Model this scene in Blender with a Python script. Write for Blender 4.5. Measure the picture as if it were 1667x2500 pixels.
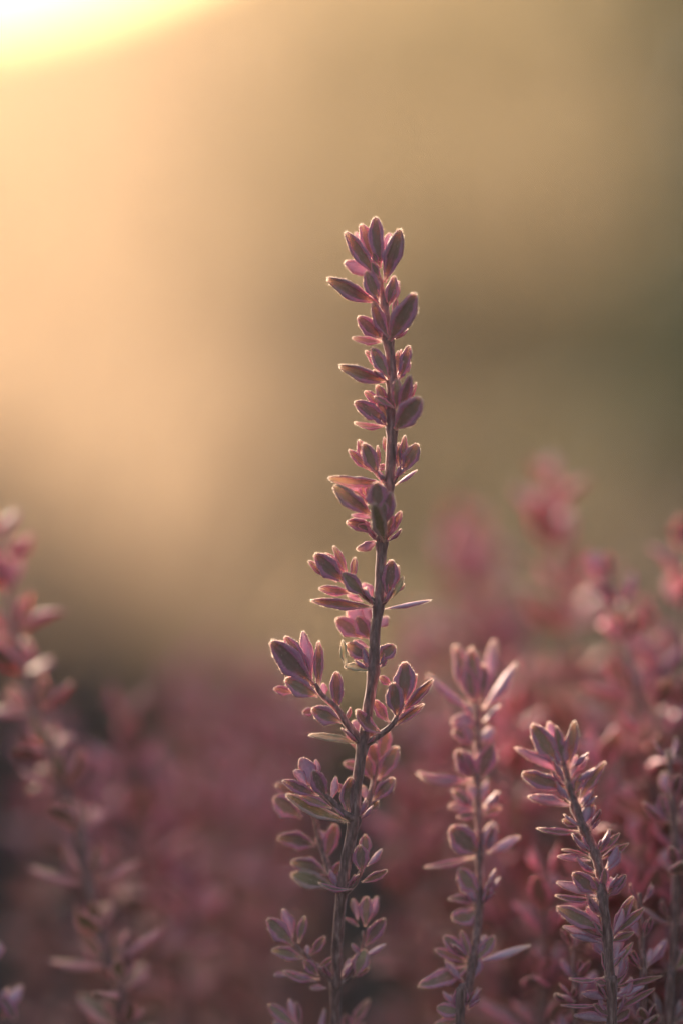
import bpy, math, random
import numpy as np
from mathutils import Vector, Matrix, Quaternion

random.seed(7)
RNG = np.random.default_rng(7)
for o in list(bpy.data.objects):
    bpy.data.objects.remove(o)
SC = bpy.context.scene
COL = SC.collection

# ------------------------------------------------------------------ camera
D = 0.35                     # distance to the plane of focus, metres
PITCH = math.radians(9.0)
CAM = Vector((0.0, -D * math.cos(PITCH), 0.225))
cd = bpy.data.cameras.new('camera')
cam = bpy.data.objects.new('camera', cd)
COL.objects.link(cam)
cam.location = CAM
cam.rotation_euler = (math.radians(90) - PITCH, 0, 0)
cd.sensor_fit = 'VERTICAL'
cd.sensor_height = 36.0
cd.sensor_width = 24.0
cd.lens = 36.0 * 350.0 / 125.0
cd.clip_start = 0.005
cd.clip_end = 5000
cd.dof.use_dof = True
cd.dof.focus_distance = D
cd.dof.aperture_fstop = 3.0
cd.dof.aperture_blades = 9
SC.camera = cam

# ------------------------------------------------------------------ light
SUN_AZ = math.radians(-24)   # from the view direction (+Y), negative = left
SUN_EL = math.radians(12)
w = bpy.data.worlds.new('World')
SC.world = w
w.use_nodes = True
nt = w.node_tree
bg = nt.nodes['Background']
sky = nt.nodes.new('ShaderNodeTexSky')
sky.sky_type = 'NISHITA'
sky.sun_disc = False
sky.sun_elevation = SUN_EL
sky.sun_rotation = SUN_AZ
sky.dust_density = 2.0
sky.air_density = 1.0
sky.ozone_density = 0.2
nt.links.new(sky.outputs[0], bg.inputs[0])
bg.inputs[1].default_value = 0.115
sd = bpy.data.lights.new('sun', 'SUN')
sd.energy = 5.0
sd.angle = math.radians(0.6)
sd.color = (1.0, 0.83, 0.63)
sun = bpy.data.objects.new('sun', sd)
COL.objects.link(sun)
sdir = Vector((math.sin(SUN_AZ) * math.cos(SUN_EL), math.cos(SUN_AZ) * math.cos(SUN_EL), math.sin(SUN_EL)))
sun.rotation_euler = sdir.to_track_quat('Z', 'Y').to_euler()
sun.location = (-1, 2, 2)

SC.view_settings.view_transform = 'Standard'
SC.view_settings.look = 'None'
SC.view_settings.exposure = 1.6
SC.view_settings.gamma = 1.0
SC.render.engine = 'CYCLES'
SC.cycles.use_denoising = True
SC.cycles.max_bounces = 10
SC.cycles.diffuse_bounces = 5
SC.cycles.transmission_bounces = 6
SC.cycles.transparent_max_bounces = 6
SC.cycles.sample_clamp_indirect = 6.0

# ------------------------------------------------------------------ helpers
FWD = Vector((0, math.cos(PITCH), -math.sin(PITCH)))
UP = Vector((0, math.sin(PITCH), math.cos(PITCH)))
PX = 0.05e-3                  # metres per photograph pixel in the plane of focus


def at(x, y, dz=0.0):
    """photo pixel + millimetres behind the plane of focus -> world point"""
    d = D + dz * 1e-3
    s = PX * d / D
    return CAM + FWD * d + Vector((1, 0, 0)) * ((x - 833.5) * s) - UP * ((y - 1250.0) * s)


def obj(name, me, parent=None, mat=None):
    o = bpy.data.objects.new(name, me)
    COL.objects.link(o)
    if mat:
        me.materials.append(mat)
    if parent:
        o.parent = parent
    return o


def empty(name, loc, label, cat, group=None):
    o = bpy.data.objects.new(name, None)
    o.empty_display_size = 0.01
    COL.objects.link(o)
    o.location = loc
    o['label'] = label
    o['category'] = cat
    if group:
        o['group'] = group
    return o


def mesh(name, verts, faces, smooth=True):
    me = bpy.data.meshes.new(name)
    me.from_pydata([tuple(v) for v in verts], [], [tuple(f) for f in faces])
    if smooth:
        me.polygons.foreach_set('use_smooth', [True] * len(me.polygons))
    me.update()
    return me


def catmull(pts, n):
    P = [Vector(p) for p in pts]
    P = [P[0] * 2 - P[1]] + P + [P[-1] * 2 - P[-2]]
    out = []
    for i in range(1, len(P) - 2):
        for k in range(n):
            t = k / n
            a, b, c, d = P[i - 1], P[i], P[i + 1], P[i + 2]
            out.append(0.5 * ((2 * b) + (c - a) * t + (2 * a - 5 * b + 4 * c - d) * t * t
                              + (3 * b - a - 3 * c + d) * t ** 3))
    out.append(P[-2].copy())
    return out


# ------------------------------------------------------------------ materials
class NT:
    def __init__(self, name):
        self.m = bpy.data.materials.new(name)
        self.m.use_nodes = True
        self.t = self.m.node_tree
        self.t.nodes.clear()
        self.out = self.n('ShaderNodeOutputMaterial')

    def n(self, typ, **kw):
        nd = self.t.nodes.new(typ)
        for k, v in kw.items():
            setattr(nd, k, v)
        return nd

    def l(self, a, b):
        self.t.links.new(a, b)

    def mix(self, fac, a, b, blend='MIX'):
        m = self.n('ShaderNodeMix', data_type='RGBA', blend_type=blend)
        for s, v in ((0, fac), (6, a), (7, b)):
            if hasattr(v, 'links'):
                self.l(v, m.inputs[s])
            else:
                m.inputs[s].default_value = v if s == 0 else (*v, 1)
        return m.outputs[2]

    def math(self, op, a, b=0.0, clamp=False):
        m = self.n('ShaderNodeMath', operation=op, use_clamp=clamp)
        for s, v in ((0, a), (1, b)):
            if hasattr(v, 'links'):
                self.l(v, m.inputs[s])
            else:
                m.inputs[s].default_value = v
        return m.outputs[0]

    def noise(self, scale, detail=3.0, coord=None, rough=0.55):
        nz = self.n('ShaderNodeTexNoise')
        nz.inputs['Scale'].default_value = scale
        nz.inputs['Detail'].default_value = detail
        nz.inputs['Roughness'].default_value = rough
        if coord is not None:
            self.l(coord, nz.inputs['Vector'])
        return nz.outputs[0]

    def ramp(self, fac, stops):
        r = self.n('ShaderNodeValToRGB')
        e = r.color_ramp.elements
        while len(e) < len(stops):
            e.new(0.5)
        for i, (p, c) in enumerate(stops):
            e[i].position = p
            e[i].color = (*c, 1) if len(c) == 3 else c
        self.l(fac, r.inputs[0])
        return r.outputs[0]


def sheet_shader(T, col, rough, trans, sheen=0.0, sheen_col=(1, 1, 1), bump=None, tcol=None):
    p = T.n('ShaderNodeBsdfPrincipled')
    T.l(col, p.inputs['Base Color'])
    p.inputs['Roughness'].default_value = rough
    p.inputs['Specular IOR Level'].default_value = 0.3
    p.inputs['Sheen Weight'].default_value = sheen
    p.inputs['Sheen Roughness'].default_value = 0.35
    p.inputs['Sheen Tint'].default_value = (*sheen_col, 1)
    tr = T.n('ShaderNodeBsdfTranslucent')
    T.l(tcol if tcol is not None else col, tr.inputs['Color'])
    if bump is not None:
        T.l(bump, p.inputs['Normal'])
    mx = T.n('ShaderNodeMixShader')
    if hasattr(trans, 'links'):
        T.l(trans, mx.inputs[0])
    else:
        mx.inputs[0].default_value = trans
    T.l(p.outputs[0], mx.inputs[1])
    T.l(tr.outputs[0], mx.inputs[2])
    T.l(mx.outputs[0], T.out.inputs['Surface'])
    return p


def make_leaf_mat(per_object=True):
    T = NT('thyme_leaf' if per_object else 'thyme_leaf_shaded_mass')
    at_ = T.n('ShaderNodeAttribute', attribute_name='leafmap')
    sp = T.n('ShaderNodeSeparateColor')
    T.l(at_.outputs['Color'], sp.inputs[0])
    rim, upper, tt = sp.outputs[0], sp.outputs[1], sp.outputs[2]
    geo = T.n('ShaderNodeNewGeometry')
    info = T.n('ShaderNodeObjectInfo')
    pos = geo.outputs['Position']
    n1 = T.noise(1400, 4, pos)
    n2 = T.noise(4500, 3, pos)
    if per_object:
        rnd = info.outputs['Random']
    else:
        rnd = T.math('MULTIPLY', T.math('SUBTRACT', T.noise(120, 1, pos), 0.25), 2.0, True)
    lower = T.mix(n1, (0.22, 0.14, 0.10), (0.35, 0.19, 0.16))
    pink = T.mix(rnd, (0.95, 0.26, 0.36), (0.86, 0.26, 0.43))
    # the rim starts at an uneven line
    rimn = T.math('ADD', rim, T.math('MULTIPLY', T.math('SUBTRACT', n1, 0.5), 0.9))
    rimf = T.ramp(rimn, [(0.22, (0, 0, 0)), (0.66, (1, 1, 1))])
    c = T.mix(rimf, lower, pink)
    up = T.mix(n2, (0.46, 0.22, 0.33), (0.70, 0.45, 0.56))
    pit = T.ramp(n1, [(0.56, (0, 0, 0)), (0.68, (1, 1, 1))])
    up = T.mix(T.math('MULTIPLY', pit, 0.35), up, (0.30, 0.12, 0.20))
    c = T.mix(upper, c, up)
    if per_object:
        oc = T.n('ShaderNodeSeparateColor')
        T.l(info.outputs['Color'], oc.inputs[0])
        ye = T.math('MULTIPLY', oc.outputs[0], T.ramp(tt, [(0.45, (0, 0, 0)), (0.9, (1, 1, 1))]))
        c = T.mix(ye, c, (0.74, 0.52, 0.30))  # golden tips: backlit glow put into the colour, with some random yellowing
        gr = T.mix(n1, (0.14, 0.125, 0.06), (0.28, 0.22, 0.10))
        gr = T.mix(rimf, gr, (0.60, 0.42, 0.30))
        c = T.mix(oc.outputs[1], c, gr)
        dry = T.mix(n1, (0.52, 0.32, 0.17), (0.90, 0.66, 0.42))
        c = T.mix(oc.outputs[2], c, dry)
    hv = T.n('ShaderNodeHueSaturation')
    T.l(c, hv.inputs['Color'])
    k = 1.0 if per_object else 0.42  # bed copy of the leaf, darkened: its shade is put into the colour
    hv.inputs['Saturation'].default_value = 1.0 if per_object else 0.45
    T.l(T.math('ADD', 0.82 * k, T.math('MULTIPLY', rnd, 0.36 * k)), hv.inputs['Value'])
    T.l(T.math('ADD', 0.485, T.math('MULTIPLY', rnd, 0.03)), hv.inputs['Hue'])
    col = hv.outputs[0]
    bp = T.n('ShaderNodeBump')
    bp.inputs['Strength'].default_value = 0.35
    bp.inputs['Distance'].default_value = 0.00012
    T.l(n2, bp.inputs['Height'])
    if per_object:
        p = sheet_shader(T, col, 0.62, 0.0, 0.28, (1.0, 0.58, 0.56), bp.outputs[0])
        T.l(T.math('ADD', 0.32, T.math('MULTIPLY', rimf, 0.40)), p.inputs['Subsurface Weight'])
        p.inputs['Subsurface Radius'].default_value = (1.0, 0.66, 0.60)
        p.inputs['Subsurface Scale'].default_value = 0.0008
        T.l(p.outputs[0], T.out.inputs['Surface'])
    else:
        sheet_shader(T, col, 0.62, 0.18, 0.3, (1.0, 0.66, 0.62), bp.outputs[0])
    return T.m


def make_fuzz_mat():
    T = NT('leaf_fuzz')
    c = T.n('ShaderNodeRGB')
    c.outputs[0].default_value = (0.98, 0.80, 0.69, 1)
    sheet_shader(T, c.outputs[0], 0.5, 0.72)
    return T.m


def make_stem_mat():
    T = NT('thyme_stem')
    geo = T.n('ShaderNodeNewGeometry')
    mp = T.n('ShaderNodeMapping')
    mp.inputs['Scale'].default_value = (1, 1, 0.22)
    T.l(geo.outputs['Position'], mp.inputs[0])
    n1 = T.noise(2600, 4, mp.outputs[0])
    c = T.ramp(n1, [(0.3, (0.12, 0.07, 0.06)), (0.55, (0.27, 0.15, 0.143)), (0.75, (0.50, 0.31, 0.29))])
    bp = T.n('ShaderNodeBump')
    bp.inputs['Strength'].default_value = 0.9
    bp.inputs['Distance'].default_value = 0.0002
    T.l(n1, bp.inputs['Height'])
    sheet_shader(T, c, 0.65, 0.06, 0.55, (1.0, 0.80, 0.80), bp.outputs[0])
    return T.m


M_LEAF = make_leaf_mat(True)
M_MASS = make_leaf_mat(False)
M_FUZZ = make_fuzz_mat()
M_STEM = make_stem_mat()

# ------------------------------------------------------------------ leaf meshes
# cross-section: (v, z, rim, upper); the leaf's underside faces +Z, its margins roll towards it
CROSS = [(-1.00, 0.00, 1.0, 0.0), (-0.84, -0.24, 1.0, .35), (-0.45, -0.40, 0.2, 1), (0.0, -0.44, 0.0, 1),
         (0.45, -0.40, 0.2, 1), (0.84, -0.24, 1.0, .35), (1.00, 0.00, 1.0, 0.0),
         (0.99, 0.17, 1.0, 0), (0.84, 0.27, 1.0, 0), (0.64, 0.16, 0.78, 0), (0.44, 0.0, 0.22, 0),
         (0.12, -0.07, 0.0, 0), (0.0, 0.0, 0.24, 0), (-0.12, -0.07, 0.0, 0), (-0.44, 0.0, 0.22, 0),
         (-0.64, 0.16, 0.78, 0), (-0.84, 0.27, 1.0, 0), (-0.99, 0.17, 1.0, 0)]
CROSS_LOW = [(-1, 0.08, .31, 0.3), (0, -0.36, 0.0, .8), (1, 0.08, .31, 0.3), (0, -0.05, 0, 0)]


def leaf_arrays(nt_, cross, arch, fat, seed, wob=0.05):
    r = random.Random(seed)
    ph = [r.uniform(0, 6.28) for _ in range(4)]
    V, A = [], []
    K = len(cross)
    for i in range(nt_ + 1):
        t = i / nt_
        t = 0.5 - 0.5 * math.cos(math.pi * (0.06 + 0.94 * t)) if i else 0.0
        t = min(t, 0.999)
        s = min(1, max(0, (t - 0.06) / 0.94))
        q = s ** fat
        hw = max(0, 4 * q * (1 - q)) ** (0.5 if q < .5 else 0.57) * min(1, 0.42 + 1.35 * s)
        hw = max(hw, 0.20 if t < 0.2 else 0.0, 0.03)
        hw *= 0.5
        z0 = arch * 4 * t * (1 - t)
        roll = 0.55 + 0.45 * math.sin(math.pi * min(1, t * 1.02))
        for v, z, rm, up in cross:
            wv = 1 + wob * math.sin(9 * t + ph[0] + (2 if v > 0 else 0)) + wob * .6 * math.sin(21 * t + ph[1] + v)
            V.append((t, v * hw * wv, z0 + z * hw * roll * (1 + wob * 3 * math.sin(7 * t + ph[2] + 2 * v))))
            A.append((rm, up, t))
    F = []
    for i in range(nt_):
        for k in range(K):
            a, b = i * K + k, i * K + (k + 1) % K
            F.append((a, a + K, b + K, b))
    F.append(tuple(range(K)))
    F.append(tuple(nt_ * K + k for k in reversed(range(K))))
    return V, F, A


NOM = np.array((4.6, 1.8, 1.8))   # nominal millimetres of a leaf, for the hair lengths


def leaf_mesh(name, arch, fat, seed, hairs=6500, nt_=18, hair_len=0.30, wob=0.085, rim=1.0, upf=1.0):
    V, F, A = leaf_arrays(nt_, CROSS, arch, fat, seed, wob)
    A = [(a[0] * rim, a[1] * upf, a[2]) for a in A]
    r = np.random.default_rng(seed)
    P = np.array(V) * NOM
    quads = [f for f in F if len(f) == 4]
    Q = np.array(quads)
    c = P[Q].mean(1)
    nrm = np.cross(P[Q[:, 2]] - P[Q[:, 0]], P[Q[:, 3]] - P[Q[:, 1]])
    ar = np.linalg.norm(nrm, axis=1) / 2
    nrm /= (np.linalg.norm(nrm, axis=1)[:, None] + 1e-9)
    # margins carry more hair
    rimw = np.array(A)[:, 0][Q].mean(1)
    pr = ar * (0.35 + 2.2 * rimw)
    pick = r.choice(len(Q), hairs, p=pr / pr.sum())
    nv = len(V)
    V, A = list(V), list(A)
    hf = []
    for q in pick:
        a, b = r.random(2)
        p4 = P[Q[q]]
        p = (p4[0] * (1 - a) + p4[1] * a) * (1 - b) + (p4[3] * (1 - a) + p4[2] * a) * b
        d = nrm[q] + r.normal(0, .45, 3) + np.array((.5, 0, 0))
        d /= np.linalg.norm(d)
        L = hair_len * r.uniform(.5, 1.25)
        sd_ = np.cross(d, r.normal(0, 1, 3))
        sd_ /= np.linalg.norm(sd_)
        h = 0.012
        for pt in (p + sd_ * h, p - sd_ * h, p + d * L):
            V.append(tuple(pt / NOM))
            A.append((1, 0, 0))
        hf.append((nv, nv + 1, nv + 2))
        nv += 3
    me = mesh(name, V, F + hf)
    ca = me.color_attributes.new('leafmap', 'FLOAT_COLOR', 'POINT')
    ca.data.foreach_set('color', np.array([(*a, 1) for a in A], 'f').ravel())
    me.materials.append(M_LEAF)
    me.materials.append(M_FUZZ)
    mi = np.zeros(len(me.polygons), 'i')
    mi[len(F):] = 1
    me.polygons.foreach_set('material_index', mi)
    me.update()
    return me


FLAT = [leaf_mesh('leaf', a, f, s) for a, f, s in ((0.10, .80, 1), (0.18, .9, 2), (0.05, .86, 3), (0.14, .75, 4))]
ARCH = [leaf_mesh('leaf', a, f, s) for a, f, s in ((-0.30, .85, 11), (-0.22, .78, 12), (-0.42, .9, 13))]
DRYS = [leaf_mesh('leaf', a, f, s, wob=0.16) for a, f, s in ((-0.15, .9, 21), (0.25, .8, 22))]
BLUR = [leaf_mesh('leaf', a, f, s, hairs=60, nt_=9, hair_len=.25, rim=.52, upf=.5) for a, f, s in ((0.12, .82, 31), (-0.22, .88, 32), (0.05, .78, 33))]


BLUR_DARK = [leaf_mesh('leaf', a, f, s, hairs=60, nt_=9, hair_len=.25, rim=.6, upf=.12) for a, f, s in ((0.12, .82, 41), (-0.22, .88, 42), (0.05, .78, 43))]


def place_leaf(parent, base, tip, width, n, me, kind=(0, 0, 0), name='leaf', origin=None):
    """a leaf from base to tip (world), underside turned to n"""
    x = tip - base
    L = x.length
    x = x / L
    z = (n - x * n.dot(x)).normalized()
    y = z.cross(x)
    o = bpy.data.objects.new(name, me)
    COL.objects.link(o)
    o.parent = parent
    o.rotation_mode = 'QUATERNION'
    o.location = base - (origin if origin is not None else Vector())
    o.rotation_quaternion = Matrix((x, y, z)).transposed().to_quaternion()
    o.scale = (L, width, width)
    o.color = (*kind, 1)
    return o


# ------------------------------------------------------------------ stems
def tube_mesh(name, pts, radii, sides=12, hairs=0, square=0.10, seed=0, node_bumps=()):
    r = random.Random(seed)
    V, F = [], []
    N = len(pts)
    ref = Vector((0, -1, 0))
    frames = []
    acc = 0
    for i, p in enumerate(pts):
        d = (pts[min(i + 1, N - 1)] - pts[max(i - 1, 0)]).normalized()
        a = (ref - d * ref.dot(d)).normalized()
        b = d.cross(a)
        rad = radii[i]
        for nb in node_bumps:
            dd = (p - nb).length
            rad *= 1 + 0.28 * math.exp(-(dd / (radii[i] * 1.1)) ** 2)
        frames.append((p, a, b, d, rad))
        for k in range(sides):
            an = 2 * math.pi * k / sides
            q = rad * (1 + square * math.cos(4 * an) + 0.03 * math.sin(i * 1.3 + 3 * an))
            V.append(p + a * (q * math.cos(an)) + b * (q * math.sin(an)))
    for i in range(N - 1):
        for k in range(sides):
            a0, b0 = i * sides + k, i * sides + (k + 1) % sides
            F.append((a0, b0, b0 + sides, a0 + sides))
    F.append(tuple(reversed(range(sides))))
    F.append(tuple((N - 1) * sides + k for k in range(sides)))
    nb_ = len(F)
    for h in range(hairs):
        i = r.randrange(N - 1)
        p, a, b, d, rad = frames[i]
        u = r.random()
        p2, _, _, _, rad2 = frames[i + 1]
        an = r.uniform(0, 6.283)
        nr = a * math.cos(an) + b * math.sin(an)
        q = p.lerp(p2, u) + nr * (rad * (1 - u) + rad2 * u)
        hd = (nr + d * r.uniform(-.5, .5) + Vector((r.gauss(0, .3), r.gauss(0, .3), r.gauss(0, .3)))).normalized()
        sdv = d.cross(nr).normalized() * 0.000007
        n0 = len(V)
        V += [q + sdv, q - sdv, q + hd * r.uniform(.00007, .00017)]
        F.append((n0, n0 + 1, n0 + 2))
    me = mesh(name, V, F)
    me.materials.append(M_STEM)
    if hairs:
        me.materials.append(M_FUZZ)
        mi = np.zeros(len(F), 'i')
        mi[nb_:] = 1
        me.polygons.foreach_set('material_index', mi)
    return me


def to_ground(p, lean=(0.0, 0.004)):
    return Vector((p.x + lean[0], p.y + lean[1], 0.0))


class Sprig:
    """one thyme sprig standing on the soil: an Empty at its foot, a stem, leaves, side shoots with leaves"""

    def __init__(self, path, widths, label, group=None, hairs=0, nodes=(), name='thyme_sprig', seed=0):
        # path: (x, y, dz) in photo pixels / millimetres; widths in photo pixels
        pts = [at(*p) for p in path]
        last = pts[-1]
        foot = to_ground(last + (last - pts[-2]) * 0.4)
        pts = pts + [last.lerp(foot, .5) + Vector((0.0006, 0, 0)), foot]
        wd = list(widths) + [widths[-1] * 1.05, widths[-1] * 1.25]
        sm = catmull(pts, 7)
        rad = []
        for i in range(len(sm)):
            f = i / 7
            k = min(int(f), len(wd) - 2)
            rad.append((wd[k] + (wd[k + 1] - wd[k]) * (f - k)) * PX / 2)
        self.root = empty(name, foot, label, 'plant stem', group)
        self.o = foot
        self.world = sm
        me = tube_mesh('stem', [p - foot for p in sm], rad, hairs=hairs, seed=seed,
                       node_bumps=[at(*n) - foot for n in nodes])
        self.stem = obj('stem', me, self.root)
        self.count = 0

    def dz_at(self, y):
        best = min(self.world, key=lambda p: abs(project(p)[1] - y))
        return project(best)[2]


def project(p):
    v = p - CAM
    d = v.dot(FWD)
    s = PX * d / D
    return 833.5 + v.x / s, 1250.0 - v.dot(UP) / s, (d - D) * 1e3


class Crop:
    def __init__(self, ox, oy, sc):
        self.ox, self.oy, self.sc = ox, oy, sc

    def __call__(self, x, y):
        return self.ox + x * self.sc, self.oy + y * self.sc


def lay(sprig, crop, specs, parent=None, dz0=0.0, sets=None, fill=1.0):
    """specs: (base x, base y, tip x, tip y, width, dz base, dz tip, roll, kind)"""
    for i, s in enumerate(specs):
        bx, by, tx, ty, wd, za, zb, roll = s[:8]
        kind = s[8] if len(s) > 8 else ''
        b = at(*crop(bx, by), za + dz0)
        t = at(*crop(tx, ty), zb + dz0)
        x = (t - b).normalized()
        n = (CAM - (b + t) / 2).normalized()
        n = (n - x * n.dot(x)).normalized()
        n = Quaternion(x, math.radians(roll)) @ n
        rr = random.Random(i * 31 + int(bx) + int(by))
        if 'd' in kind:
            me = rr.choice(DRYS)
        elif 'a' in kind:
            me = rr.choice(ARCH)
        elif sets:
            me = rr.choice(sets)
        else:
            me = rr.choice(FLAT)
        col = (0.6 if 'y' in kind else (rr.uniform(.15, .4) if rr.random() < .22 else 0.0), 0.6 if 'g' in kind else 0.0, 1.0 if 'd' in kind else 0.0)
        place_leaf(parent or sprig.root, b, t, wd * crop.sc * PX * 1.12 * fill, n, me, col, origin=sprig.o)


def shoot(sprig, crop, pts, wd, dz0=0.0, hairs=120):
    """a side shoot: its twig is the part, its leaves are laid under it"""
    P = [at(*crop(x, y), z + dz0) for x, y, z in pts]
    sm = catmull(P, 5) if len(P) > 2 else [P[0].lerp(P[1], k / 5) for k in range(6)]
    n = len(sm)
    rad = [wd * crop.sc * PX / 2 * (1.1 - 0.55 * i / (n - 1)) for i in range(n)]
    me = tube_mesh('side_shoot', [p - sprig.o for p in sm], rad, sides=8, hairs=hairs, seed=int(pts[0][0]))
    return obj('side_shoot', me, sprig.root)


# ------------------------------------------------------------------ ground and meadow
def land(x, y):
    """the meadow: level near the bed, rising to a hill on the right"""
    x = np.asarray(x, float); y = np.asarray(y, float)
    yy = np.clip(y - 3.0, 0, 90)
    s = 1 / (1 + np.exp(-(x / np.maximum(y, 1) + 0.052) * 30))
    return 0.085 * yy * s + 0.022 * yy * (1 - s)


def make_ground():
    T = NT('earth_and_turf')
    geo = T.n('ShaderNodeNewGeometry')
    n1 = T.noise(0.35, 4, geo.outputs['Position'])
    n2 = T.noise(60, 5, geo.outputs['Position'])
    far = T.ramp(n1, [(0.35, (0.10, 0.095, 0.055)), (0.5, (0.165, 0.13, 0.08)), (0.65, (0.22, 0.155, 0.10))])
    soil = T.ramp(n2, [(0.3, (0.035, 0.028, 0.022)), (0.7, (0.10, 0.08, 0.06))])
    sx = T.n('ShaderNodeSeparateXYZ')
    T.l(geo.outputs['Position'], sx.inputs[0])
    f = T.math('MULTIPLY', T.math('SUBTRACT', sx.outputs[1], 0.27), 8.0, True)
    c = T.mix(f, soil, far)
    sheet_shader(T, c, 0.95, 0.0)
    ys = [-400, -20, -3, -1, -.4, -.1, .2, .5, .9, 1.5, 2.5, 4] + [5 * 1.22 ** k for k in range(24)] + [1200, 3000]
    xs = sorted([-2000, -600, -200, 200, 600, 2000, 0] + [sg * 0.25 * 1.24 ** k for k in range(28) for sg in (-1, 1)])
    V, F = [], []
    for y in ys:
        for x in xs:
            V.append((x, y, float(land(x, y))))
    W = len(xs)
    for j in range(len(ys) - 1):
        for i in range(W - 1):
            a = j * W + i
            F.append((a, a + 1, a + W + 1, a + W))
    o = obj('ground', mesh('ground', V, F), None, T.m)
    o['kind'] = 'structure'
    o['label'] = 'dark soil of the bed and dry turf behind it'
    return o


make_ground()


def blades_mesh(name, n, gen):
    """n bent grass blades; gen(rng, n) -> x, y, z, height, width"""
    r = RNG
    x, y, z, h, wd = gen(r, n)
    an = r.uniform(0, math.pi, n)
    ba = r.uniform(0, 2 * math.pi, n)
    be = h * r.uniform(.1, .6, n)
    base = np.stack([x, y, z], 1)
    sd_ = np.stack([np.cos(an), np.sin(an), np.zeros(n)], 1) * (wd / 2)[:, None]
    bd = np.stack([np.cos(ba), np.sin(ba), np.zeros(n)], 1)
    upv = np.zeros((n, 3))
    upv[:, 2] = 1
    m = base + upv * (h * .55)[:, None] + bd * (be * .3)[:, None]
    t = base + upv * (h * .95)[:, None] + bd * be[:, None]
    V = np.stack([base - sd_, base + sd_, m - sd_ * .8, m + sd_ * .8, t], 1).reshape(-1, 3)
    i = np.arange(n)[:, None] * 5
    tri = np.concatenate([i + np.array([[0, 1, 3]]), i + np.array([[0, 3, 2]]), i + np.array([[2, 3, 4]])], 1).reshape(-1, 3)
    me = bpy.data.meshes.new(name)
    me.vertices.add(len(V))
    me.vertices.foreach_set('co', V.astype('f').ravel())
    me.loops.add(len(tri) * 3)
    me.loops.foreach_set('vertex_index', tri.astype('i').ravel())
    me.polygons.add(len(tri))
    me.polygons.foreach_set('loop_start', (np.arange(len(tri)) * 3).astype('i'))
    me.update(calc_edges=True)
    return me


def grass_mat(name, stops, scale, trans=0.5):
    T = NT(name)
    geo = T.n('ShaderNodeNewGeometry')
    n1 = T.noise(scale, 3, geo.outputs['Position'])
    n2 = T.noise(scale * 40, 2, geo.outputs['Position'])
    f = T.math('ADD', n1, T.math('MULTIPLY', T.math('SUBTRACT', n2, .5), .25))
    c = T.ramp(f, stops)
    sheet_shader(T, c, 0.6, trans)
    return T.m


GRASS = grass_mat('dry_grass', [(0.30, (0.11, 0.11, 0.06)), (0.44, (0.19, 0.155, 0.09)), (0.58, (0.25, 0.18, 0.115)),
                                (0.72, (0.17, 0.145, 0.08))], 1.1, 0.42)


HILL = grass_mat('hill_grass', [(0.32, (0.19, 0.165, 0.095)), (0.5, (0.32, 0.24, 0.145)), (0.68, (0.38, 0.265, 0.17))], 0.5, 0.5)


def g_near(r, n):
    y = 0.44 + 3.8 * r.random(n) ** 1.8
    x = (r.random(n) - .5) * (1.2 + y * 0.8)
    return x, y, land(x, y), r.uniform(.03, .08, n), r.uniform(.003, .006, n)


def g_far(r, n):
    y = 2.0 + 52 * r.random(n) ** 2.4
    x = (r.random(n) - .5) * (2 + y * 0.7)
    return x, y, land(x, y) - .01, r.uniform(.10, .30, n) * np.minimum(1, .35 + y / 8) * (0.7 + y / 30), r.uniform(.012, .03, n) * (0.6 + y / 14)


o = obj('meadow_grass', blades_mesh('meadow_grass', 15000, g_near), None, GRASS)
o['kind'] = 'stuff'; o['label'] = 'short golden green grass beyond the thyme bed'; o['category'] = 'grass'
o = obj('tall_grass', blades_mesh('tall_grass', 48000, g_far), None, HILL)
o['kind'] = 'stuff'; o['label'] = 'tall sunlit dry grass of the meadow far behind'; o['category'] = 'grass'


STRAW = grass_mat('straw', [(0.35, (0.42, 0.30, 0.20)), (0.6, (0.60, 0.43, 0.30))], 1.5, 0.6)


def g_straw(r, n):
    y = 0.42 + 8 * r.random(n) ** 2.6
    a = -0.130 + r.normal(0, .042, n)
    return a * (y + .35), y, land(a * y, y), r.uniform(.06, .12, n) * (.6 + y / 2.4), r.uniform(.003, .006, n) * (.7 + y / 4)


o = obj('straw_grass', blades_mesh('straw_grass', 16000, g_straw), None, STRAW)
o['kind'] = 'stuff'; o['label'] = 'pale dry straw grass glowing in the low sun'; o['category'] = 'grass'


# ------------------------------------------------------------------ trees beyond the meadow, unseen bushes added for shade
def leaf_cloud(name, n, c, r3, size, seed):
    r = np.random.default_rng(seed)
    # clumps spread through the crown
    k = 46
    cc = r.normal(0, 1, (k, 3))
    cc /= np.linalg.norm(cc, axis=1)[:, None]
    cc *= r.uniform(.25, 1.0, k)[:, None]
    idx = r.integers(0, k, n)
    p = cc[idx] + r.normal(0, .17, (n, 3))
    P = p * np.array(r3) + np.array(c)
    a = r.normal(0, 1, (n, 3)); a /= np.linalg.norm(a, axis=1)[:, None]
    b = np.cross(a, r.normal(0, 1, (n, 3))); b /= np.linalg.norm(b, axis=1)[:, None]
    s = size * r.uniform(.6, 1.3, n)[:, None]
    V = np.stack([P - a * s, P + b * s * .45, P + a * s, P - b * s * .45], 1).reshape(-1, 3)
    F = np.arange(n * 4).reshape(-1, 4)
    return mesh(name, V, F, False)


LEAFG = grass_mat('tree_foliage', [(0.3, (0.035, 0.045, 0.030)), (0.6, (0.075, 0.080, 0.045))], 2.0, 0.25)
TB = NT('bark')
_g = TB.n('ShaderNodeNewGeometry')
sheet_shader(TB, TB.ramp(TB.noise(14, 4, _g.outputs['Position']), [(0.3, (0.05, .04, .03)), (0.7, (0.16, .12, .09))]), .9, 0)
BARK = TB.m


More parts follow.
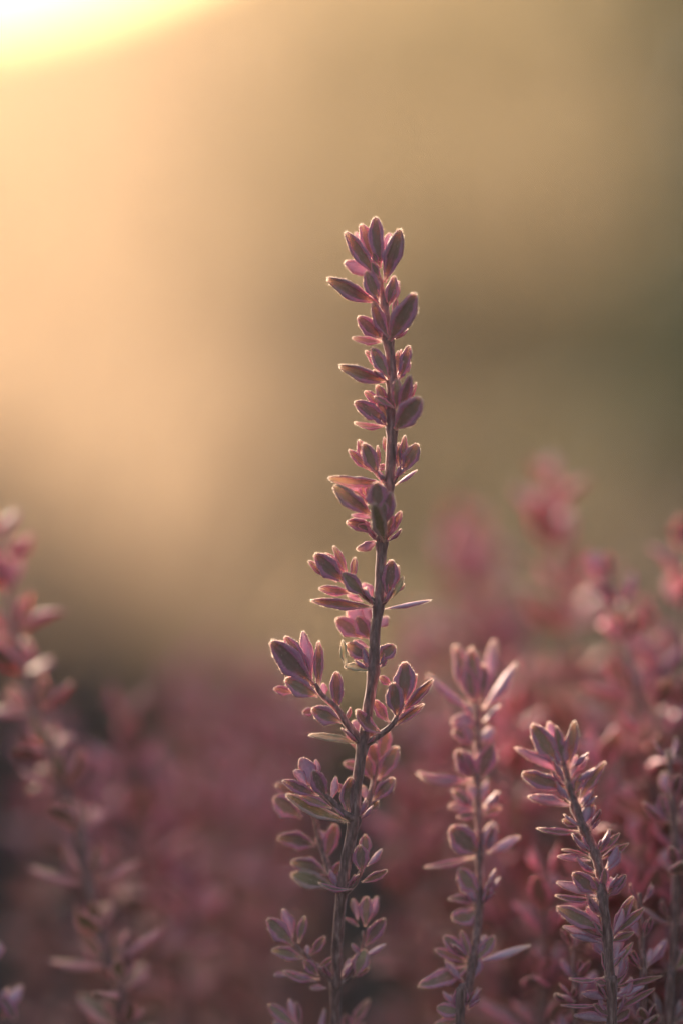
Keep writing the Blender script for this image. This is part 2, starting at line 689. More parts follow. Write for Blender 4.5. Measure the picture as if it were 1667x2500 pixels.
def tree(x, y, h, r, label, seed, n=3500, name='tree'):
    t = empty(name, (x, y, float(land(x, y)) - 0.01), label, name, None)
    rr = random.Random(seed)
    pts = [Vector((0, 0, -.1)), Vector((.04 * h * rr.uniform(-1, 1), 0, h * .3)), Vector((.05 * h * rr.uniform(-1, 1), 0.05, h * .65)),
           Vector((0, 0, h * .9))]
    sm = catmull(pts, 5)
    me = tube_mesh('trunk', sm, [h * .035 * (1.1 - i / len(sm)) for i in range(len(sm))], sides=8)
    me.materials.clear(); me.materials.append(BARK)
    tr = obj('trunk', me, t)
    for k in range(6):
        an = k * 2.4 + rr.random()
        z0 = h * rr.uniform(.3, .6)
        L = [Vector((0, 0, z0)), Vector((math.cos(an) * r * .4, math.sin(an) * r * .4, z0 + h * .1)),
             Vector((math.cos(an) * r * .75, math.sin(an) * r * .75, z0 + h * .24))]
        s2 = catmull(L, 3)
        m2 = tube_mesh('limb', s2, [h * .013 * (1.1 - i / len(s2)) for i in range(len(s2))], sides=5)
        m2.materials.clear(); m2.materials.append(BARK)
        obj('limb', m2, tr)
    obj('crown', leaf_cloud('crown', n, (0, 0, h * .56), (r, r, h * .46), h * .035, seed), t, LEAFG)
    return t


def shade_hedge(c, length, thick, h):
    """clipped shrub row, added out of view to block low sun from the bed"""
    t = empty('shade_hedge', (c[0], c[1], 0), 'low clipped dense shrub row added out of view, sunward, to shade the bed', 'shade_hedge')
    t.rotation_euler = (0, 0, -SUN_AZ)
    r = np.random.default_rng(77)
    n = 14000
    P = np.stack([r.uniform(-.5, .5, n) * length, r.uniform(-.5, .5, n) * thick, r.uniform(.05, 1, n) ** .8 * h], 1)
    P += r.normal(0, .006, (n, 3))
    a = r.normal(0, 1, (n, 3)); a /= np.linalg.norm(a, axis=1)[:, None]
    b = np.cross(a, r.normal(0, 1, (n, 3))); b /= np.linalg.norm(b, axis=1)[:, None]
    sz = .011 * r.uniform(.6, 1.3, n)[:, None]
    V = np.stack([P - a * sz, P + b * sz * .5, P + a * sz, P - b * sz * .5], 1).reshape(-1, 3)
    obj('crown', mesh('crown', V, np.arange(n * 4).reshape(-1, 4), False), t, LEAFG)
    for k in range(4):
        x = (k - 1.5) * length / 4.4
        me = tube_mesh('trunk', catmull([Vector((x, 0, -.02)), Vector((x + .01, .01, h * .4)), Vector((x - .01, 0, h * .85))], 4),
                       [.011 * (1.1 - i / 9) for i in range(9)], sides=7)
        me.materials.clear(); me.materials.append(BARK)
        obj('trunk', me, t)


tree(0.345, 1.22, 0.31, 0.20, 'dark leafy bush behind the shadowed sprigs, blurred', 3, 6500, name='bush')
tree(0.86, 4.2, 1.7, 0.60, 'taller dark bush standing in the meadow, blurred', 5, 3500, name='bush')
tree(0.205, 0.74, 0.19, 0.13, 'low dark leafy plant just beyond the bed, in front of the dark bush', 13, 4200, name='bush')
shade_hedge((-0.685, 1.40), 0.42, 0.16, 0.45)  # added outside the view to keep low sun off the lower bed
tree(0.33, 0.16, 0.34, 0.13, 'dense dark bush standing at the shaded end of the bed', 29, 5000, name='bush')  # unseen, added to cut the sky light from the right
tree(0.19, -0.11, 0.36, 0.10, 'rounded dark bush added out of view to cut sky light, away from the sun', 31, 4500, name='bush')  # unseen, added so the lower sprigs get less sky light
tree(-0.20, -0.09, 0.32, 0.10, 'rounded dark bush added out of view to cut sky light, on the sunny side', 37, 4500, name='bush')  # its unseen counterpart on the left, added to dim the lower sprigs
tree(4.6, 16.0, 4.2, 1.7, 'broad tree added out of view, far off on the hill', 8)  # outside the view, added with the other shade casters

# ------------------------------------------------------------------ the sharp sprig
A = Crop(720, 500, 400 / 1568)
B = Crop(720, 820, 400 / 1568)
C = Crop(720, 1150, 400 / 1568)
Dc = Crop(620, 1480, 500 / 1568)
E = Crop(600, 1800, 500 / 1568)
Fc = Crop(600, 2080, 420 / 1568)

path = [(921, 662, 0), (926, 690, 0), (934, 730, 0), (942, 781, 0), (947, 832, 0), (952, 871, 0), (956, 932, 0), (953, 983, 0), (956, 1044, 0),
        (953, 1126, 0), (948, 1187, 0), (938, 1277, 0), (932, 1326, 0), (927, 1405, 0), (923, 1482, 0), (915, 1548, 0),
        (911, 1640, 0), (897, 1735, 0), (885, 1818, 0), (869, 1926, 0.2), (864, 2004, .5), (848, 2087, 1.1), (836, 2167, 1.8),
        (824, 2300, 3.2), (821, 2401, 4.6), (819, 2500, 6)]
wid = [0.84 * q for q in (12, 16, 19, 22, 26, 26, 27, 25, 28, 29, 27, 27, 28, 27, 27, 28, 29, 29, 29, 29, 31, 31, 30, 30, 28, 28)]
NODES = [(926, 690, 0), (938, 748, 0), (947, 832, 0), (956, 935, 0), (956, 1046, 0), (948, 1187, 0), (932, 1326, 0), (922, 1484, 0),
         (911, 1642, 0), (884, 1820, 0), (864, 2004, .5), (836, 2172, 1.8), (822, 2401, 4.6)]
S = Sprig(path, wid, 'tall sharp thyme sprig with mauve stem and fuzzy pink leaves, rising above the bed', None,
          hairs=9000, nodes=NODES)

lay(S, A, [
    (790, 690, 482, 258, 135, 0, -1.2, -12), (800, 590, 630, 185, 145, .4, .3, 10), (812, 610, 768, 115, 145, -.2, -.6, -15),
    (850, 745, 1003, 232, 165, -.4, -1.4, 18), (730, 500, 575, 262, 95, 1.6, 2.6, 170), (830, 560, 908, 268, 110, 1.5, 2.4, 170),
    (805, 700, 733, 553, 72, -.8, -1.3, 10), (795, 590, 745, 458, 58, -.6, -.8, 0), (745, 665, 472, 552, 140, .8, 2.4, 165),
    (792, 930, 678, 635, 140, -.4, -1.3, 12), (785, 945, 310, 703, 150, 0, -.8, -14, 'y'), (880, 985, 950, 678, 108, .1, -.3, 14),
    (890, 970, 990, 728, 92, 1.2, 2.2, 165), (868, 930, 882, 765, 42, .5, .5, 30), (905, 1285, 748, 932, 125, -.8, -2.2, 28, 'a'),
    (900, 1300, 1148, 845, 195, -.8, -3.2, 10), (930, 1060, 972, 898, 52, .2, .2, 0), (830, 1290, 600, 1072, 140, .2, 0, 8),
    (835, 1308, 546, 1268, 92, .6, 2.4, 40, 'ya'), (810, 1220, 738, 1090, 52, .5, .6, 20), (830, 1200, 773, 1035, 62, .4, .6, -30),
])
lay(S, B, [
    (900, 448, 424, 285, 135, 0, -1.5, -22, 'y'), (850, 350, 672, 140, 82, .8, 1.2, 20), (890, 400, 733, 112, 120, -.8, -1.2, 6),
    (868, 300, 832, 180, 55, .3, .3, 0), (995, 425, 1090, 92, 98, 0, 0, 12), (965, 370, 985, 142, 66, .2, .2, 0),
    (1020, 380, 1102, 255, 62, .8, 1.6, 160), (985, 340, 1012, 128, 52, .8, 1, 20),
    (955, 895, 1200, 592, 200, -1.2, -4.2, 6), (1000, 760, 1102, 375, 112, -1.2, -3.2, 4), (965, 700, 972, 410, 100, -1.2, -2.8, 6),
    (945, 690, 752, 582, 72, -1.2, -2, 40), (885, 815, 568, 635, 140, .1, -.3, 8), (885, 850, 566, 826, 85, .5, 1.6, 55, 'ya'),
    (850, 680, 662, 530, 82, .5, .4, 10), (885, 650, 780, 470, 90, .1, .1, -14), (885, 800, 800, 610, 92, .3, .2, 0),
    (1060, 660, 1158, 445, 62, -.6, -1.6, 50),
    (880, 1410, 318, 1362, 112, -.4, -1.5, -30, 'y'), (875, 1140, 850, 968, 52, 1.2, 1.5, 20), (880, 1280, 800, 1240, 80, 1, 1.6, 40),
    (950, 1435, 1166, 1285, 58, .1, .8, 120),
])
tw = shoot(S, B, [(885, 1395, 0), (800, 1335, -.3), (730, 1270, -.3)], 42)
lay(S, B, [(735, 1300, 512, 1092, 82, -.2, 0, -10), (715, 1280, 608, 995, 112, .2, .5, 12), (790, 1330, 652, 1030, 135, -.6, -2.2, 10),
           (790, 1310, 788, 1048, 62, -.2, 0, 50)], tw)
tw = shoot(S, B, [(935, 1410, 0), (980, 1330, .1), (1010, 1270, .1)], 40)
lay(S, B, [(1025, 1310, 1168, 1030, 140, 0, -.2, 12), (1015, 1280, 1050, 952, 78, .3, .5, -16), (985, 1310, 988, 1022, 62, .1, .2, 24)], tw)

# node at C(835,690): a shoot leaning to the camera, covering the stem
tw = shoot(S, C, [(840, 680, -.4), (830, 560, -2.0), (820, 440, -3.0)], 46)
lay(S, C, [(800, 400, 772, 108, 185, -2.6, -3.6, 6), (850, 520, 918, 200, 142, -2.4, -3.8, -14), (835, 480, 850, 300, 100, -2.8, -3.6, 20),
           (740, 430, 372, 140, 150, -.8, -2.4, -12, 'y'), (660, 270, 505, 98, 92, .4, .8, 160), (670, 260, 622, 92, 62, .5, .7, 20),
           (680, 260, 716, 98, 62, 0, 0, 50), (700, 330, 560, 190, 80, .2, .4, 6)], tw)
lay(S, C, [(855, 680, 745, 312, 150, -1.2, -5.0, 24, 'g'), (880, 640, 1015, 382, 82, -.4, -.8, 10), (770, 540, 492, 488, 112, 0, 0, -8),
           (770, 570, 600, 522, 76, -.2, -.4, -10), (750, 450, 538, 422, 62, 1.4, 2.4, 150), (790, 665, 590, 752, 92, .3, 1.6, 150, 'ya'),
           (885, 600, 905, 400, 110, -.6, -1.5, 10),
           (770, 1305, 156, 1242, 98, 0, -.8, -24), (740, 1220, 645, 1075, 112, 1.6, 2.6, 165), (650, 1250, 498, 1188, 62, 1.6, 2.2, 150),
           (835, 1325, 1298, 1238, 62, .1, .8, 125)])
tw = shoot(S, C, [(780, 1275, 0), (660, 1190, -.2), (560, 1110, -.4), (480, 1050, -.4)], 62)
lay(S, C, [(650, 1190, 452, 975, 140, -.4, -1.6, 8), (480, 1075, 190, 795, 165, -.4, -.9, -6), (400, 1060, 130, 858, 76, 0, .2, -20),
           (500, 1000, 368, 716, 82, .2, .6, 24), (480, 1010, 285, 788, 92, .4, .8, 10), (545, 1060, 572, 822, 66, -.1, .1, 8),
           (545, 1165, 230, 1122, 92, -.2, -.1, -14)], tw)
tw = shoot(S, C, [(815, 1285, 0), (870, 1235, .2), (905, 1150, .2)], 52)
lay(S, C, [(885, 1210, 922, 850, 150, .1, 0, 8), (865, 1170, 868, 905, 55, .4, .5, 14), (880, 1200, 858, 1050, 62, .2, .2, -10),
           (900, 1230, 1035, 1005, 62, 0, -.2, 40, 'd'), (960, 1160, 1048, 1075, 46, .2, .2, 20), (940, 1180, 985, 900, 60, .6, .8, 20)], tw)

lay(S, Dc, [(830, 240, 628, 98, 122, 2.0, 3.4, 0), (895, 260, 785, 80, 118, 1.4, 2.2, -10), (860, 140, 715, 22, 132, 2.6, 3.6, 165),
            (890, 120, 810, 0, 104, 2.2, 3.4, 170), (950, 160, 1022, 78, 74, 2.4, 3.6, 160), (890, 410, 706, 288, 110, .4, 1.0, 0),
            (880, 320, 758, 266, 46, 1.5, 2.4, 150), (945, 410, 1078, 300, 110, .3, .5, 6),
            (830, 970, 755, 880, 82, 1.6, 2.6, 160), (880, 1030, 912, 900, 74, 1.0, 1.8, 20)])
# the dried leaf, bent at its elbow
lay(S, Dc, [(895, 498, 690, 462, 70, 0, -.4, 40, 'd'), (705, 480, 678, 258, 52, -.4, -.2, 30, 'd')])
tw = shoot(S, Dc, [(815, 1040, 0), (745, 945, -.2), (690, 870, -.3), (630, 780, -.3), (520, 680, -.3), (465, 590, -.3)], 58, hairs=420)
lay(S, Dc, [(450, 600, 132, 268, 168, -.4, -1.2, -8), (400, 480, 238, 230, 104, 0, .2, 0), (440, 560, 375, 190, 92, .3, .9, 160),
            (490, 645, 496, 265, 78, -.2, 0, 24), (490, 690, 238, 556, 132, -.3, -.5, -10), (310, 665, 152, 632, 66, 1.0, 1.6, 10),
            (635, 800, 630, 500, 98, -.1, .1, 8), (672, 890, 442, 788, 125, -.4, -.9, -8), (480, 800, 372, 818, 62, 1.6, 2.4, 20),
            (540, 690, 530, 588, 54, 1.0, 1.6, 160), (700, 880, 738, 772, 52, .1, .2, 60), (440, 590, 330, 330, 96, .2, .3, 10)], tw)
lay(S, Dc, [(800, 1055, 422, 988, 66, 0, -.4, 40, 'd')])
tw = shoot(S, Dc, [(850, 1060, 0), (960, 985, -.1), (1050, 915, -.2), (1100, 830, -.2), (1140, 740, -.2)], 50, hairs=360)
lay(S, Dc, [(1145, 745, 1155, 425, 150, -.1, 0, 0), (1155, 740, 1242, 520, 58, .1, .2, 40), (1115, 820, 1364, 560, 78, -.1, 0, 30),
            (1095, 850, 1060, 585, 128, -.4, -1.4, 8), (1050, 610, 955, 538, 62, .6, .9, 20), (1035, 890, 918, 715, 86, 0, 0, 18, 'a'),
            (985, 975, 786, 796, 118, -.3, -2.0, 40, 'a'), (1045, 925, 1298, 748, 68, -.1, 0, 34), (1120, 815, 1202, 758, 36, .4, .5, 10)], tw)
# shoot behind the stem on the right
tw = shoot(S, Dc, [(840, 1600, 1), (880, 1480, 2.2), (915, 1330, 3.2), (955, 1160, 3.8)], 46)
lay(S, Dc, [(950, 1330, 1092, 1075, 122, 3.2, 3.8, 8), (905, 1490, 1072, 1315, 104, 2.4, 3.0, 10), (910, 1340, 848, 1150, 104, 3.2, 4.2, 0),
            (955, 1190, 1022, 950, 104, 3.8, 4.6, 10), (940, 1230, 900, 1050, 96, 3.8, 4.4, -10), (840, 1240, 686, 1200, 72, 3.8, 5, 20),
            (790, 1100, 715, 940, 70, 4, 5, 10), (870, 1500, 825, 1370, 62, 2.4, 3.2, 160, 'y'), (865, 1570, 952, 1490, 64, 1.8, 2.6, 20, 'g')], tw)

# node at E(830,640)
tw = shoot(S, E, [(825, 625, 0), (745, 580, -.2), (640, 470, -.3), (555, 400, -.3)], 56, hairs=320)
lay(S, E, [(610, 455, 515, 255, 118, -.4, -1.2, 8), (520, 400, 425, 156, 130, .1, .3, 150), (560, 300, 536, 168, 50, .4, .5, 150),
           (470, 370, 372, 250, 82, .2, .4, 150), (560, 455, 283, 332, 82, -.2, -.4, 8), (660, 545, 418, 452, 78, -.1, -.2, 20),
           (655, 480, 692, 300, 62, .3, .5, 150), (720, 420, 700, 350, 60, .6, .7, 20)], tw)
lay(S, E, [(800, 650, 312, 438, 105, 0, -.8, 24, 'ga'), (790, 620, 806, 305, 110, -.3, -.8, 24, 'a')])
# long shoot further behind, on the left
tw = shoot(S, E, [(735, 1190, 1.8), (650, 1030, 3.4), (570, 800, 4.6), (530, 620, 5.4), (480, 500, 6)], 54)
lay(S, E, [(430, 620, 215, 462, 150, 4.8, 5.6, 0), (440, 490, 235, 355, 112, 6, 7, 0), (540, 830, 245, 770, 132, 4.6, 5.2, -20, 'a'),
           (630, 1050, 348, 955, 132, 3.6, 4.4, -20, 'a'), (670, 1150, 352, 1050, 140, 3.0, 4.8, 20, 'gy'), (590, 870, 575, 715, 92, 4.6, 5.2, 160),
           (610, 930, 688, 665, 110, 4.2, 4.8, 10), (665, 1070, 735, 955, 72, 3, 3.2, 0), (500, 560, 440, 400, 90, 5.6, 6.4, 20)], tw)
tw = shoot(S, E, [(760, 1190, 1.8), (840, 1110, 1.6), (890, 1000, 1.6)], 46)
lay(S, E, [(885, 1030, 872, 825, 120, 1.4, 1.2, 4), (910, 940, 912, 745, 92, 1.8, 2, 0), (925, 990, 1042, 855, 58, 1.6, 1.8, 140),
           (885, 1110, 1082, 1018, 72, 1.4, 1.6, 30), (860, 1010, 838, 865, 60, 1.8, 2, 10)], tw)
lay(S, E, [(815, 1160, 556, 1112, 66, .8, -.4, 60, 'a')])
tw = shoot(S, Fc, [(830, 1220, 4.6), (960, 1120, 4.2), (1050, 930, 4), (1070, 720, 4)], 44)
lay(S, Fc, [(1085, 680, 1100, 405, 122, 4, 4, 0), (1110, 640, 1198, 405, 84, 4.4, 4.6, 150), (1020, 620, 975, 425, 82, 4.2, 4.4, 150),
            (1030, 680, 900, 598, 62, 4, 4, 120), (1080, 860, 1262, 605, 120, 3.8, 3.8, 10), (1000, 1130, 1082, 885, 140, 3.8, 3.6, 4),
            (1070, 950, 1272, 838, 62, 4, 4.2, 130), (970, 1140, 1125, 1050, 56, 4.2, 4.4, 30), (900, 1160, 950, 970, 74, 4.4, 4.6, 150),
            (1040, 950, 965, 835, 64, 3.6, 3.4, 130)], tw)
tw = shoot(S, Fc, [(810, 1200, 4.6), (660, 1060, 4.2), (540, 930, 4), (430, 820, 4)], 44)
lay(S, Fc, [(440, 850, 198, 610, 152, 3.8, 3.4, -6), (430, 780, 340, 520, 112, 4.2, 4.4, 150), (480, 830, 538, 585, 82, 4, 4, 10),
            (530, 970, 236, 895, 112, 3.8, 3.8, -14, 'a'), (590, 940, 724, 765, 84, 4, 4, 20), (560, 950, 562, 850, 64, 4.2, 4.2, 150),
            (660, 1130, 526, 985, 92, 3.8, 3.4, 10), (680, 1160, 338, 1085, 92, 4, 4.2, 40, 'a'), (380, 1130, 255, 1125, 62, 4.4, 4.6, 140),
            (640, 1180, 426, 1145, 82, 4.4, 4.8, 140, 'y'), (660, 1050, 792, 955, 64, 3.8, 3.8, 40), (740, 1240, 588, 1240, 62, 5, 5.4, 140)], tw)
tw = shoot(S, Fc, [(818, 1900, 8), (650, 1780, 7), (480, 1600, 6.4)], 44)
lay(S, Fc, [(460, 1590, 205, 1395, 112, 6, 6, 0), (470, 1590, 400, 1340, 84, 6.4, 6.4, 150), (500, 1600, 462, 1365, 66, 6, 6, 20),
            (400, 1640, 250, 1540, 84, 6, 6, 140), (640, 1780, 720, 1430, 70, 6.6, 6.6, 140)], tw)
tw = shoot(S, Fc, [(818, 1880, 8), (900, 1760, 8), (950, 1600, 8)], 40)
lay(S, Fc, [(955, 1600, 1125, 1345, 92, 8, 9, 30, 'a'), (940, 1640, 900, 1480, 90, 8, 8, 10), (950, 1660, 1080, 1560, 70, 8, 8, 20)], tw)

def axils(sprig, nodes, n, lo, hi, seed, sets=FLAT):
    """small leaves in the axils of every node"""
    rr = random.Random(seed)
    for nx, ny, nz in nodes:
        c0 = at(nx, ny, nz)
        for k in range(n):
            az = rr.choice((0, math.pi)) + rr.uniform(-.75, .75) + (.25 if k % 2 else 0)
            out = Vector((math.cos(az), abs(math.sin(az)) * rr.choice((-.6, 1)), 0)).normalized()
            el = rr.uniform(.6, 1.25)
            ax = out * math.cos(el) + Vector((0, 0, 1)) * math.sin(el)
            b_ = c0 + out * .0006 + Vector((0, 0, rr.uniform(.0001, .0009)))
            L = rr.uniform(lo, hi)
            place_leaf(sprig.root, b_, b_ + ax * L, L * rr.uniform(.44, .56), out * math.sin(el) - Vector((0, 0, 1)) * math.cos(el),
                       rr.choice(sets), (0, 0, 0), origin=sprig.o)


axils(S, NODES[1:], 6, .0014, .0027, 12)

# ------------------------------------------------------------------ sprig on the right, its head out of focus
R2 = Crop(960, 1540, 370 / 907)


def zpath(crop, pts, z0, z1):
    y0, y1 = pts[0][1], pts[-1][1]
    return [(*crop(x, y), z0 + (z1 - z0) * (y - y0) / (y1 - y0)) for x, y in pts]


def laydepth(sprig, crop, specs, zf, **kw):
    for s in specs:
        bx, by, tx, ty, wd, dzt, roll = s[:7]
        k = s[7] if len(s) > 7 else ''
        z = zf(by)
        lay(sprig, crop, [(bx, by, tx, ty, wd, z, z + dzt, roll, k)], **kw)


pp = [(497, 430), (503, 560), (505, 700), (500, 900), (510, 1150), (515, 1400), (512, 1650), (480, 1950), (432, 2200), (395, 2352)]
z2 = lambda y: 10.0 - 7.0 * (y - 430) / 1920
Q = Sprig([(*R2(x, y), z2(y)) for x, y in pp], [14, 16, 17, 18, 18, 19, 19, 20, 20, 21],
          'thyme sprig beside the sharp one, pale leaves spread wide below its head', None, hairs=1500,
          nodes=[(*R2(505, 720), z2(720)), (*R2(500, 900), z2(900)), (*R2(510, 1100), z2(1100)), (*R2(513, 1350), z2(1350)),
                 (*R2(505, 1660), z2(1660)), (*R2(470, 1980), z2(1980))])
laydepth(Q, R2, [
    (490, 450, 462, 105, 105, -.5, 0), (470, 440, 368, 85, 100, 1.4, 10), (520, 430, 602, 55, 84, 1.4, 150), (535, 470, 732, 195, 84, .4, 130),
    (470, 480, 200, 262, 72, .4, -130), (480, 430, 420, 200, 90, -.6, 10), (520, 450, 540, 200, 90, 0, -10), (505, 560, 345, 540, 102, -.5, 150),
    (500, 660, 350, 600, 92, 0, 20), (515, 660, 600, 590, 80, 0, 150), (490, 890, 375, 715, 112, -.6, 10), (515, 890, 592, 675, 112, -.5, -8),
    (480, 890, 146, 852, 82, 0, 130, 'a'), (490, 1060, 348, 955, 74, 0, 20), (495, 1020, 450, 915, 56, 0, 160), (490, 1090, 326, 1048, 62, .4, 150),
    (500, 1100, 378, 1112, 54, -.4, 20), (515, 1020, 562, 895, 46, .4, 150), (520, 1100, 640, 1060, 60, 1.2, 20),
    (505, 1340, 338, 1178, 150, -.8, 6), (530, 1340, 602, 1145, 94, -.2, 150), (560, 1330, 755, 1232, 64, .2, 150), (490, 1350, 186, 1412, 66, .2, 60, 'a'),
    (505, 1590, 388, 1425, 104, -.2, 4), (505, 1630, 398, 1528, 64, .2, 150), (512, 1620, 325, 1605, 62, 0, 40), (508, 1655, 348, 1722, 110, -.6, 30, 'a'),
    (515, 1620, 568, 1518, 54, 1, 150), (445, 1970, 298, 1828, 84, 0, 14), (455, 1960, 402, 1795, 54, .3, 20), (440, 1985, 246, 1908, 64, .3, 30),
    (490, 1980, 602, 1825, 74, 0, 0), (490, 1985, 820, 1882, 56, .2, 140), (465, 1995, 148, 2122, 104, -.4, 30, 'a'), (415, 2260, 388, 2135, 92, -.3, 4),
    (410, 2290, 256, 2258, 84, 0, 10), (400, 2320, 238, 2360, 76, 0, 30, 'a'), (430, 2240, 492, 2155, 36, .4, 20), (420, 2270, 330, 2180, 60, .6, 150),
], z2)

axils(Q, [(*R2(x, y), z2(y)) for x, y in ((503, 560), (505, 700), (501, 890), (508, 1080), (514, 1340), (512, 1610), (508, 1660), (470, 1970), (445, 2130), (415, 2280))],
      4, .0018, .0036, 14)

# ------------------------------------------------------------------ darker sprig beside it
R1 = Crop(1230, 1700, 437 / 1285)
pp = [(425, 470), (440, 540), (470, 650), (510, 800), (570, 950), (640, 1100), (682, 1250), (712, 1500), (738, 1700), (755, 2000), (772, 2352)]
z1 = lambda y: 4.4 - 5.0 * (y - 470) / 1000 if y < 1500 else -0.75 + 1.6 * (y - 1500) / 850
Q = Sprig([(*R1(x, y), z1(y)) for x, y in pp], [12, 15, 18, 20, 21, 21, 21, 21, 21, 22, 23],
          'shadowed thyme sprig with pale-topped leaves, beside the one with wide-spread pale leaves', None, hairs=2200,
          nodes=[(*R1(470, 650), z1(650)), (*R1(515, 810), z1(810)), (*R1(580, 970), z1(970)), (*R1(650, 1130), z1(1130)),
                 (*R1(705, 1430), z1(1430)), (*R1(740, 1730), z1(1730)), (*R1(755, 2040), z1(2040))])
laydepth(Q, R1, [
    (405, 500, 198, 205, 135, -.6, -6), (425, 480, 320, 185, 104, .4, 150), (430, 500, 368, 215, 76, -.4, 20), (455, 520, 506, 175, 90, -.2, 10, 'y'),
    (435, 490, 436, 375, 48, -.6, 150), (480, 590, 520, 425, 58, .4, 150), (440, 560, 76, 370, 76, .2, 150), (460, 665, 126, 555, 112, -.4, -6),
    (530, 760, 724, 472, 74, 0, 24, 'a'), (500, 700, 550, 555, 74, 0, 10), (490, 790, 172, 718, 78, .2, 148), (570, 930, 606, 765, 72, .4, 155),
    (590, 930, 652, 785, 44, .6, 150), (580, 900, 642, 735, 44, .4, 20), (575, 965, 238, 945, 74, -.4, 60, 'a'), (540, 930, 415, 890, 60, .3, 20),
    (630, 1130, 528, 1045, 54, 0, 10), (625, 1160, 408, 1100, 46, .2, 60), (620, 1180, 382, 1148, 56, .3, 150), (660, 1130, 732, 1018, 62, .4, 20),
    (670, 1130, 828, 982, 50, .5, 10), (665, 1180, 892, 1055, 54, .8, 30), (680, 1420, 490, 1272, 112, -.4, 4), (685, 1400, 620, 1298, 64, -.2, 10),
    (670, 1440, 376, 1335, 74, .4, 150), (690, 1450, 368, 1428, 62, -.4, 50, 'a'), (715, 1400, 720, 1235, 62, -.2, 20), (730, 1390, 772, 1298, 54, .4, 155),
    (730, 1440, 872, 1282, 78, 0, 14), (740, 1430, 848, 1368, 46, .4, 140), (720, 1680, 376, 1515, 112, -.3, -6), (775, 1730, 922, 1436, 82, 0, 20, 'a'),
    (800, 1700, 1002, 1518, 72, .8, 30), (690, 1740, 418, 1652, 66, .4, 150), (700, 1770, 478, 1708, 56, .1, 148), (725, 1740, 542, 1662, 58, -.2, 30),
    (725, 1720, 648, 1655, 54, -.1, 10), (730, 2010, 462, 2024, 62, -.1, 60, 'a'), (745, 2070, 642, 2040, 58, -.2, 20), (745, 2010, 700, 1835, 46, 0, 20),
    (755, 2170, 555, 2130, 76, .2, 140), (740, 2200, 405, 2215, 46, .2, 60, 'a'), (765, 1960, 820, 1795, 56, .4, 150), (770, 1960, 922, 1765, 56, .6, 20),
    (760, 1760, 930, 1695, 60, .8, 20), (765, 2150, 1004, 2080, 66, .3, 140), (765, 2100, 882, 1945, 54, .2, 20), (770, 2090, 1134, 2008, 58, 1.2, 40),
    (780, 2260, 1082, 2095, 50, .6, 20), (770, 2330, 500, 2290, 80, .6, 140), (775, 2340, 900, 2250, 80, .6, 10), (770, 2300, 640, 2210, 70, -.4, 20),
], z1)

axils(Q, [(*R1(x, y), z1(y)) for x, y in ((445, 560), (472, 660), (515, 810), (580, 970), (650, 1130), (690, 1300), (708, 1430), (725, 1590), (740, 1740),
                                          (750, 1900), (756, 2050), (764, 2200), (770, 2320))], 4, .0018, .0036, 16)

# ------------------------------------------------------------------ grown sprigs, further out of focus
def grow(sprig, pts, seed, size=1.0, spacing=0.0046, sets=BLUR, top=True, ymax=0.0):
    """opposite leaf pairs, alternately turned, with small leaves in their axils, along a stem given from the top"""
    r = random.Random(seed)
    acc, nextd, k = 0.0, 0.0012, 0
    base_an = r.uniform(0, 3.14)
    for i in range(len(pts) - 1):
        a, b = pts[i], pts[i + 1]
        seg = (b - a).length
        while acc + seg >= nextd:
            p = a.lerp(b, (nextd - acc) / seg)
            d = (a - b).normalized()
            if p.z < ymax:
                return
            grow_node = (0.55 + 0.45 * min(1, nextd / 0.012)) * size
            an = base_an + k * math.pi / 2 + r.uniform(-.25, .25)
            elev0 = 1.15 - 0.75 * min(1, nextd / 0.014)
            for side in (0, math.pi):
                o_ = Vector((math.cos(an + side), math.sin(an + side), 0))
                o_ = (o_ - d * o_.dot(d)).normalized()
                el = elev0 + r.uniform(-.25, .25)
                ax = o_ * math.cos(el) + d * math.sin(el)
                L = 0.0046 * grow_node * r.uniform(.8, 1.25)
                n = (o_ * math.sin(el) - d * math.cos(el))
                old = 0.42 * min(1, max(0, (nextd - .009) / .02))   # older leaves have lost their pink
                kind = (0.5 if r.random() < .06 else 0, 1 if r.random() < .02 else old, 0)
                place_leaf(sprig.root, p + o_ * .0004, p + o_ * .0004 + ax * L, L * r.uniform(.42, .54), n, r.choice(sets), kind, origin=sprig.o)
                m = 2 if nextd > 0.006 else 1
                for j in range(m):
                    aa = an + side + (j - .5) * 1.0 + r.uniform(-.2, .2)
                    o2 = Vector((math.cos(aa), math.sin(aa), 0))
                    o2 = (o2 - d * o2.dot(d)).normalized()
                    e2 = r.uniform(.75, 1.25)
                    ax = o2 * math.cos(e2) + d * math.sin(e2)
                    L = 0.0030 * grow_node * r.uniform(.75, 1.3)
                    st = p + o_ * .0007 + d * .0006
                    place_leaf(sprig.root, st, st + ax * L, L * r.uniform(.40, .50), o2 * math.sin(e2) - d * math.cos(e2), r.choice(sets),
                               (0, old, 0), origin=sprig.o)
            nextd += spacing * r.uniform(.8, 1.25) * (0.6 if k < 2 else 1)
            k += 1
        acc += seg


def grown(path, wd, label, seed, group=None, size=1.0, spacing=.0062, low=0.02, sets=BLUR):
    q = Sprig(path, [wd * (.55 + .45 * min(1, i / 2)) for i in range(len(path))], label, group, seed=seed)
    grow(q, q.world, seed, size, spacing, sets, ymax=low)
    return q


